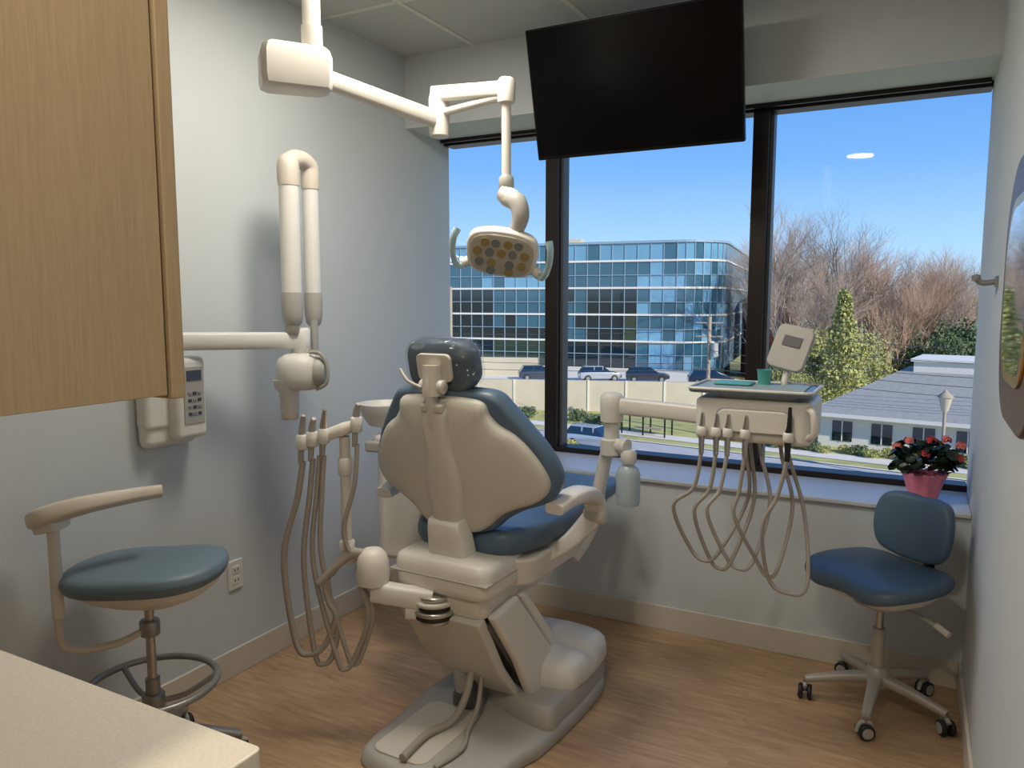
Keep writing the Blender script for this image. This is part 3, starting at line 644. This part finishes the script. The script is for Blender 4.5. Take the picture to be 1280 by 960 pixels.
# ================================================================= OUTSIDE
SY,CY=math.sin(rad(27.8)),math.cos(rad(27.8))
def W(r,f,z=0): return Vector((-SY*f+CY*r, CY*f+SY*r, z))
ANG=rad(27.8)
GZ=-9.5
M_grass=pm('lawn',rgb(172,166,100),.9,var=.25,scale=.6)
M_asph=pm('asphalt',rgb(176,172,168),.9,var=.08,scale=1.2)
M_walk=pm('concrete_sidewalk',rgb(216,206,190),.9,var=.06,scale=1)
M_conc=pm('precast_concrete',rgb(192,180,156),.85,var=.06,scale=.5)
M_roof=pm('asphalt_shingle',rgb(146,145,140),.9,var=.12,scale=3,stretch=(1,1,6))
M_house=pm('painted_siding',rgb(224,218,206),.7,var=.03)
M_bark=pm('bark',rgb(172,154,138),.9,var=.2,scale=2)
M_bark2=pm('bark_reddish',rgb(180,148,126),.9,var=.2,scale=2)
M_ever=pm('evergreen_foliage',rgb(92,108,72),.8,var=.35,scale=1.5)
M_yel=pm('yellow_green_foliage',rgb(164,162,98),.8,var=.3,scale=1.5)
M_rust=pm('autumn_foliage',rgb(186,160,126),.8,var=.3,scale=1.5)
M_pole=pm('wood_pole',rgb(160,146,128),.9,var=.1)
M_mul=pm('facade_mullion',rgb(150,172,186),.4,.2)
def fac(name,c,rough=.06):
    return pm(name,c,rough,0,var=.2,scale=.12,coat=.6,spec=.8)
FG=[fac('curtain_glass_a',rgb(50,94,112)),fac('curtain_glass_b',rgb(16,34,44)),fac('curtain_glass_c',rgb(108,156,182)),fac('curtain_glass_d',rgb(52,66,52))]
mk('ground_lawn',[W(-200,6,GZ),W(260,6,GZ),W(400,400,GZ),W(-400,400,GZ)],[(0,1,2,3)],M_grass,smooth=False)
dr=Vector((17.7,-12.8)).normalized(); nr=Vector((-dr.y,dr.x))
def strip(name,o0,o1,z,mat):
    P0=Vector((9.7,58.8)); pts=[P0-dr*24+nr*o0,P0+dr*60+nr*o0,P0+dr*60+nr*o1,P0-dr*24+nr*o1]
    mk(name,[W(p.x,p.y,z) for p in pts],[(0,1,2,3)],mat,smooth=False)
strip('street_road',-12,0,GZ+.01,M_asph)
strip('street_curb',0,.35,GZ+.06,M_walk)
strip('street_sidewalk',2.0,4.0,GZ+.03,M_walk)
strip('street_parking_lane',-30,-15,GZ+.01,M_walk)
def deckpoly(name,pts,z0,z1,mat,par=None):
    n=len(pts); v=[W(a,b,z0) for a,b in pts]+[W(a,b,z1) for a,b in pts]
    f=[tuple(range(n))[::-1],tuple(range(n,2*n))]+[(k,(k+1)%n,n+(k+1)%n,n+k) for k in range(n)]
    return mk(name,v,f,mat,par,smooth=False)
g=grp('parking_deck')
deckpoly('deck',[(-60,86),(22,73.3),(25,76),(25,94),(-20,112),(-60,128)],GZ,-7.3,M_walk,g)
deckpoly('parapet_wall',[(-60,85.7),(22,73),(22.3,73.3),(22.3,73.7),(-60,86.4)],GZ,-6.5,M_conc,g)
for i in range(18):
    t=i/17; deckpoly('parapet_joint_%d'%i,[(-40+62*t,82.5-9.6*t),(-39.8+62*t,82.47-9.6*t),(-39.8+62*t,82.9-9.6*t),(-40+62*t,82.9-9.6*t)],GZ,-6.45,M_walk,g)
deckpoly('upper_ramp_wall',[(-60,97),(3,88),(3,88.5),(-60,97.5)],-7.3,-5.2,M_conc,g)
g=grp('glass_office_building')
A=Vector((-50,123.6)); B=Vector((20.5,96.4)); dl=(B-A).normalized(); dp=Vector((-dl.y,dl.x))
if dp.y<0: dp=-dp
path=[]
nseg=46
for i in range(nseg+1): path.append(A+(B-A)*i/nseg)
R=5.5; cen=B+dp*R
for i in range(1,9):
    t=rad(90*i/8); path.append(cen-dp*R*math.cos(t)+dl*R*math.sin(t))
e=path[-1]
for i in range(1,47): path.append(e+dp*1.55*i)
zs=[GZ,-5.6,-4.0,-2.3,-.6,1.1,2.8,4.5,6.2,8.6]
v=[];f=[];mi=[]
for p in path:
    for z in zs: v.append(W(p.x,p.y,z))
nz_=len(zs)
for i in range(len(path)-1):
    for j in range(nz_-1):
        f.append((i*nz_+j,(i+1)*nz_+j,(i+1)*nz_+j+1,i*nz_+j+1))
        r_=random.random()  # tint choice paints reflected sky and trees into the panes
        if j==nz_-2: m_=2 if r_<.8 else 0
        elif i>nseg+7: m_=[3,1,1,0][int(r_*4)]  # darker, greener tints stand in for reflected trees
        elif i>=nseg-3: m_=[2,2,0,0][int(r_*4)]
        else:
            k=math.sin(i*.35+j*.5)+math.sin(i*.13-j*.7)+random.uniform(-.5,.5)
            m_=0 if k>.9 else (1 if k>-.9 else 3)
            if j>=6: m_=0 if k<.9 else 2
        mi.append(m_)
mk('curtain_wall',v,f,None,g,mats=FG,mi=mi,smooth=False)
def ribbon(name,z,h,off,mat):
    v=[];f=[]
    for i,p in enumerate(path):
        t=(path[min(i+1,len(path)-1)]-path[max(i-1,0)]).normalized(); nn=Vector((t.y,-t.x))
        q=p+nn*off
        v+= [W(p.x,p.y,z),W(q.x,q.y,z),W(q.x,q.y,z+h),W(p.x,p.y,z+h)]
    for i in range(len(path)-1):
        for k in range(4): f.append((i*4+k,(i+1)*4+k,(i+1)*4+(k+1)%4,i*4+(k+1)%4))
    mk(name,v,f,mat,g,smooth=False)
for j,z in enumerate(zs[1:-1]): ribbon('spandrel_line_%d'%j,z,.24 if j%2 else .08,.15,M_mul if j%2==0 else M_house)
ribbon('roof_coping',8.5,.3,.2,M_mul)
v=[];f=[]
for i,p in enumerate(path):
    t=(path[min(i+1,len(path)-1)]-path[max(i-1,0)]).normalized(); nn=Vector((t.y,-t.x)); w=.035
    q=[p-t*w,p+t*w,p+t*w+nn*.12,p-t*w+nn*.12]; b=len(v)
    v+=[W(a.x,a.y,-7.3) for a in q]+[W(a.x,a.y,8.6) for a in q]
    for k in range(4): f.append((b+k,b+(k+1)%4,b+4+(k+1)%4,b+4+k))
mk('vertical_mullions',v,f,M_mul,g,smooth=False)
rp=[path[0],path[nseg],path[nseg+8],path[-1],path[-1]-dl*75]
mk('roof_deck',[W(p.x,p.y,8.4) for p in rp],[tuple(range(5))],M_walk,g,smooth=False)
q=A+(B-A)*.80+dp*9
deckpoly('rooftop_plant',[(q.x-3,q.y),(q.x,q.y-1),(q.x+1,q.y+3),(q.x-2,q.y+4)],8.4,9.9,M_conc,g)
fc=D.curves.new('sign_text','FONT'); fc.body='Center'; fc.size=1.7; fc.extrude=.05
so_=D.objects.new('sign_letters',fc); COL.objects.link(so_); fc.materials.append(pm('sign_white',rgb(245,245,245),emit=((1,1,1,1),.3)))
ps=A+(B-A)*.575; pw=W(ps.x,ps.y,6.6); tw=(W(B.x,B.y)-W(A.x,A.y)).normalized()
so_.rotation_euler=(rad(90),0,math.atan2(tw.y,tw.x)); nw=Vector((tw.y,-tw.x,0)); so_.location=pw+nw*.25-tw*1.0; so_.parent=g
g=grp('low_office_building')
d2=Vector((.81,-.586)); n2=Vector((.586,.81)); P=Vector((23.2,57.5))
def LB(a,b): p=P+d2*a+n2*b; return (p.x,p.y)
deckpoly('walls',[LB(0,0),LB(26,0),LB(26,15),LB(0,15)],GZ,-6.9,M_house,g)
v=[W(*LB(-.8,-.8),-6.9),W(*LB(26.8,-.8),-6.9),W(*LB(26.8,15.8),-6.9),W(*LB(-.8,15.8),-6.9),W(*LB(4.5,4.5),-4.0),W(*LB(21.5,4.5),-4.0),W(*LB(21.5,10.5),-4.0),W(*LB(4.5,10.5),-4.0)]
mk('hip_roof',v,[(0,1,5,4),(1,2,6,5),(2,3,7,6),(3,0,4,7),(4,5,6,7)],M_roof,g,smooth=False)
deckpoly('eave_fascia',[LB(-.85,-.85),LB(26.85,-.85),LB(26.85,15.85),LB(-.85,15.85)],-7.15,-6.89,M_house,g)
deckpoly('roof_parapet',[LB(5.5,5),LB(21.7,5),LB(21.7,10.7),LB(5.5,10.7)],-4.2,-3.2,M_house,g)
deckpoly('parapet_cap',[LB(5.3,4.8),LB(21.9,4.8),LB(21.9,10.9),LB(5.3,10.9)],-3.2,-3.0,M_house,g)
for i in range(9):
    a=1.0+i*2.7; deckpoly('window_%d'%i,[LB(a,-.05),LB(a+1.4,-.05),LB(a+1.4,.1),LB(a,.1)],-9.0,-7.5,FG[1],g)
    deckpoly('window_rail_%d'%i,[LB(a+.66,-.09),LB(a+.74,-.09),LB(a+.74,.0),LB(a+.66,.0)],-9.0,-7.5,M_house,g)
g=grp('brick_house')
deckpoly('walls',[(33,108),(39,107),(40,113),(34,114)],GZ,1.0,pm('brick',rgb(150,92,76),.9,var=.1),g)
v=[W(32.5,107.5,1),W(39.5,106.5,1),W(40.5,113.5,1),W(33.5,114.5,1),W(36,107,3.6),W(37,114,3.6)]
mk('gable_roof',v,[(0,4,5,3),(1,2,5,4),(0,1,4),(2,3,5)],M_roof,g,smooth=False)
def bare_mesh(name,H,seed,mat,depth=6):
    rnd=random.Random(seed); v=[];f=[]
    def seg(a,b,r0,r1):
        d=(b-a).normalized(); u=d.orthogonal().normalized(); w=d.cross(u); k0=len(v)
        for (p,r) in ((a,r0),(b,r1)):
            for k in range(3):
                t=k*2.094; v.append(p+(u*math.cos(t)+w*math.sin(t))*r)
        for k in range(3): f.append((k0+k,k0+(k+1)%3,k0+3+(k+1)%3,k0+3+k))
    def grow(p,d,L,r,lev):
        n=2 if lev<depth else 1
        for i in range(n):
            d=(d+Vector((rnd.uniform(-.16,.16),rnd.uniform(-.16,.16),rnd.uniform(-.02,.1)))).normalized()
            q=p+d*L/n; seg(p,q,r,r*.85); p=q; r*=.85
            if lev<depth and (i==n-1 or rnd.random()<.7):
                for _ in range(2 if i<n-1 else 3):
                    a=rnd.random()*6.28; u=d.orthogonal().normalized(); w=d.cross(u)
                    nd=(d*rnd.uniform(.8,1.2)+(u*math.cos(a)+w*math.sin(a))*rnd.uniform(.4,.7)+Vector((0,0,.18))).normalized()
                    grow(p,nd,L*rnd.uniform(.62,.8),r*.62,lev+1)
    grow(Vector((0,0,0)),Vector((0,0,1)),H*.27,H*.014,1)
    hm=max(x.z for x in v)
    me=D.meshes.new(name); me.from_pydata([tuple(x*(H/hm)) for x in v],[],f); me.materials.append(mat); return me
bm=[bare_mesh('bare_tree_mesh_%d'%i,20,i+11,[M_bark,M_bark2,M_bark][i],6) for i in range(3)]
def put(name,me,r,f,z,s,rz=0,sz=None):
    o=D.objects.new(name,me); COL.objects.link(o); o.location=W(r,f,z); o.scale=(s,s,sz or s); o.rotation_euler=(0,0,rz); return o
k=0
for (u,f_,top) in ((978,92,252),(1005,96,262),(1025,95,255),(1048,88,300),(1078,96,278),(1100,99,295),(1128,98,312),(1150,90,302),(1175,96,312),(1203,92,308),(1222,98,322),(1245,90,345),(945,98,300),(1012,104,298),(1060,106,300),(1110,108,310),(1165,108,320),(1215,110,325),(1262,100,330),(1300,96,320),(990,84,330),(1025,86,340),(1120,86,335),(1185,86,345)):
    zt=1.5+(374-top)/967*f_; H=zt-GZ; s=H/20
    put('bare_tree',bm[k%3],(u-640)/967*f_,f_,GZ,s,k*1.3); k+=1
def leaf_mesh(name,blobs,n,size,mat,seed):
    rnd=random.Random(seed); v=[];f=[]
    for i in range(n):
        c,rx,rz=blobs[rnd.randrange(len(blobs))]
        d=Vector((rnd.gauss(0,1),rnd.gauss(0,1),rnd.gauss(0,1))).normalized()*(rnd.random()**.35)
        p=Vector(c)+Vector((d.x*rx,d.y*rx,d.z*rz)); R=Euler((rnd.random()*6,rnd.random()*6,rnd.random()*6)).to_matrix(); s=size*rnd.uniform(.5,1.2); b=len(v)
        for (a,e_) in ((-1,-.6),(1,-.7),(.8,.7),(-.7,.8)): v.append(p+R@Vector((a*s,e_*s,0)))
        f.append((b,b+1,b+2,b+3))
    me=D.meshes.new(name); me.from_pydata([tuple(x) for x in v],[],f); me.materials.append(mat); return me
cone=[((0,0,.8+i*1.0),2.6*(1-i/10.5)+.2,.9) for i in range(10)]
rndb=random.Random(5)
blob=[((rndb.uniform(-2.2,2.2),rndb.uniform(-2.2,2.2),rndb.uniform(2,7)),1.9,1.7) for i in range(14)]
wisp=[((rndb.uniform(-2.4,2.4),rndb.uniform(-2.4,2.4),rndb.uniform(2.5,7.2)),1.9,1.4) for i in range(26)]
bush=[((rndb.uniform(-.5,.5),rndb.uniform(-.5,.5),.6),.8,.6) for i in range(4)]
ME_cone=leaf_mesh('conifer_mesh',cone,5200,.14,M_ever,1); ME_cone2=leaf_mesh('arborvitae_mesh',cone,4200,.13,M_yel,2)
ME_blob=leaf_mesh('leafy_mesh',blob,6500,.15,M_ever,3); ME_blob2=leaf_mesh('leafy_yellow_mesh',blob,4200,.12,M_yel,4); ME_rust=leaf_mesh('autumn_mesh',wisp,3600,.045,M_rust,6)
ME_bush=leaf_mesh('bush_mesh',bush,700,.09,M_yel,7); ME_bush2=leaf_mesh('bush_green_mesh',bush,700,.09,M_ever,8)
def pv(nm,me,u,f_,top,Hm,z0=GZ,i=0):
    zt=1.5+(374-top)/967*f_; s=(zt-z0)/Hm; put(nm,me,(u-640)/967*f_,f_,z0,s,i)
for i,(nm,me,u,f_,top,Hm) in enumerate((('yellow_green_tree',ME_cone2,1056,76,362,10.6),('leafy_tree',ME_blob2,1035,82,408,8.6),('leafy_tree',ME_blob2,1085,80,412,8.6),('evergreen_tree',ME_blob,1010,84,430,8.6),('evergreen_tree',ME_cone,1140,86,380,10.6),('evergreen_tree',ME_blob,1180,84,410,8.6),('evergreen_tree',ME_blob,1205,88,398,8.6),('evergreen_tree',ME_blob,1240,84,396,8.6),('leafy_tree',ME_rust,1100,100,335,8.6),('leafy_tree',ME_rust,1190,100,330,8.6),('leafy_tree',ME_rust,1225,96,335,8.6),('evergreen_tree',ME_blob,975,92,435,8.6),('leafy_tree',ME_rust,1065,97,310,8.6),('leafy_tree',ME_blob2,985,78,448,8.6),('leafy_tree',ME_rust,1150,104,345,8.6),('leafy_tree',ME_blob2,1012,72,466,8.6))):
    pv(nm,me,u,f_,top,Hm,i=i*.9)
for i in range(26):
    a=-3+i*1.05; p=P+d2*a-n2*(2.4+.6*math.sin(i*2.1)); put('hedge_bush',ME_bush if i%3 else ME_bush2,p.x,p.y,GZ,random.uniform(.45,.75),i)
for i,(u,v_) in enumerate(((656,524),(640,526),(725,528),(712,570),(745,534),(765,536),(955,526),(975,540),(990,560),(935,520))):
    f_=967*(-(GZ-1.5))/(v_-374); put('shrub',ME_bush if i%2 else ME_bush2,(u-640)/967*f_,f_,GZ,.9,i)
def upole(r,f,top,rt=.16,arm=True):
    g=grp('utility_pole'); rod('pole',W(r,f,GZ),W(r,f,top),rt,M_pole,g,sides=10)
    if arm:
        for z in (top-.5,top-1.6):
            rod('crossarm',W(r-1.0,f+.4,z),W(r+1.0,f-.4,z),.07,M_pole,g,sides=6)
        rod('transformer',W(r+.4,f-.3,top-3.2),W(r+.4,f-.3,top-2.1),.28,M_grey,g,sides=12)
    return g
upole(15.9,62,.1); upole(-5.6,70,2.6,.2,False); upole(46,41,-.5)
g=grp('overhead_wires')
for i,(za,zb_) in enumerate(((-.6,-1.0),(-1.6,-2.0),(-2.6,-2.9),(-3.2,-3.6),(-4.0,-4.2))):
    for j,(a,b) in enumerate((((-40,92),(15.9,61.6)),((15.9,61.6),(46,40.6)))):
        z0=za; z1=zb_
        pts=[W(a[0]+(b[0]-a[0])*t/8,a[1]+(b[1]-a[1])*t/8,z0+(z1-z0)*t/8-1.0*(1-((t-4)/4)**2)) for t in range(9)]
        tube('wire_%d_%d'%(i,j),pts,.022,M_dgrey,g,sides=4,n=2)
g=grp('street_lamp'); r_,f_=25.3,44.5
rod('post',W(r_,f_,GZ),W(r_,f_,-5.1),.09,M_pole,g,sides=10)
lw=W(r_,f_,-5.1)
lathe('lantern_glass',[(.12,0),(.2,.15),(.36,.85),(.38,.9)],lw,M_conc,g,seg=8)
lathe('lantern_cap',[(.45,.9),(.40,1.0),(.15,1.2),(.04,1.35)],lw,M_pole,g,seg=8)
g=grp('bus_shelter',W(11.0,62.0,GZ),(0,0,ANG+math.atan2(dr.y,dr.x)))
for x in (-1.9,0,1.9):
    for y in (-.7,.7): box('post',(.1,.1,2.5),(x,y,1.25),M_frame,g)
box('roof',(4.2,1.8,.15),(0,0,2.55),M_frame,g); box('rear_glass',(3.8,.03,1.9),(0,.7,1.2),M_glass,g); box('bench',(2.5,.4,.08),(0,.3,.5),M_pole,g)
def car(r,f,z,ang,col,nm='car'):
    g=grp(nm,W(r,f,z),(0,0,ANG+ang)); m_=pm('car_paint',col,.25,.4,var=.02,coat=.6)
    secs=[(-2.3,.45,.85,.82),(-2.2,.3,1.0,.88),(-1.2,.28,1.02,.92),(1.0,.28,1.0,.92),(1.9,.3,.9,.88),(2.3,.4,.75,.75)]
    v=[];f_=[]
    for x,z0,z1,w in secs:
        v+=[(x,-w*.9,z0),(x,w*.9,z0),(x,w,(z0+z1)/2),(x,w*.93,z1),(x,-w*.93,z1),(x,-w,(z0+z1)/2)]
    for i in range(len(secs)-1):
        for k in range(6): f_.append((i*6+k,i*6+(k+1)%6,(i+1)*6+(k+1)%6,(i+1)*6+k))
    f_.append((5,4,3,2,1,0)); n=6*(len(secs)-1); f_.append(tuple(range(n,n+6)))
    mk('body',v,f_,m_,g,bevel=.05)
    v=[(-2.15,-.82,.98),(1.15,-.82,.98),(1.15,.82,.98),(-2.15,.82,.98),(-1.8,-.68,1.55),(.3,-.68,1.58),(.3,.68,1.58),(-1.8,.68,1.55)]
    mk('greenhouse',v,[(4,5,6,7),(0,1,5,4),(1,2,6,5),(2,3,7,6),(3,0,4,7)],FG[1],g,smooth=False)
    box('roof_panel',(2.1,1.36,.07),(-.75,0,1.59),m_,g,bevel=.03)
    for x in (-.75,.2): box('pillar',(.08,1.52,.6),(x,0,1.28),m_,g)
    for x in (-1.45,1.45):
        for y in (-.85,.85): rod('wheel',(x,y-.1,.35),(x,y+.1,.35),.35,M_black,g,sides=20); rod('hubcap',(x,y-.11,.35),(x,y+.11,.35),.2,M_chrome,g,sides=14)
ra=math.atan2(dr.y,dr.x)
car(6.2,56.3,GZ+.03,ra,rgb(190,196,204)); 
car(3.0,84,-7.3,.1,rgb(70,75,85)); car(9.5,83,-7.3,.1,rgb(180,180,180)); car(14.5,82,-7.3,-.1,rgb(60,60,66)); car(32.5,68,GZ,ra,rgb(60,66,80))
car(20.5,79,-7.3,-.1,rgb(40,44,60))

# ================================================================= SUN + WORLD + CAMERA
sl=D.lights.new('sun','SUN'); sl.energy=5.2; sl.angle=rad(.6); sl.color=(1,.96,.88)
s=D.objects.new('sun',sl); COL.objects.link(s)
dirv=W(-.75,1.0,0).normalized(); dirv=Vector((dirv.x,dirv.y,-.55)).normalized()
s.rotation_euler=dirv.to_track_quat('-Z','Y').to_euler()
w=D.worlds.new('sky'); SC.world=w; w.use_nodes=True; n=w.node_tree.nodes; l=w.node_tree.links
bg=n['Background']; tc=n.new('ShaderNodeTexCoord'); sx=n.new('ShaderNodeSeparateXYZ'); r=n.new('ShaderNodeValToRGB')
l.new(tc.outputs['Generated'],sx.inputs[0]); l.new(sx.outputs['Z'],r.inputs[0]); l.new(r.outputs[0],bg.inputs['Color'])
e=r.color_ramp.elements; e[0].position=0; e[0].color=rgb(140,140,120); e[1].position=.9; e[1].color=rgb(70,120,196)
for p_,c_ in ((.002,rgb(190,212,232)),(.06,rgb(160,200,238)),(.16,rgb(114,167,229)),(.30,rgb(78,138,216))):
    x=e.new(p_); x.color=c_
bg.inputs['Strength'].default_value=1.35
cam=D.cameras.new('camera'); co=D.objects.new('camera',cam); COL.objects.link(co)
cam.sensor_width=36; cam.sensor_fit='HORIZONTAL'; cam.lens=961/1280*36; cam.clip_start=.05; cam.clip_end=1000
co.location=(0,0,1.5); co.rotation_euler=(rad(90-6.3),0,rad(27.8))
SC.camera=co
SC.view_settings.view_transform='Standard'; SC.view_settings.look='None'
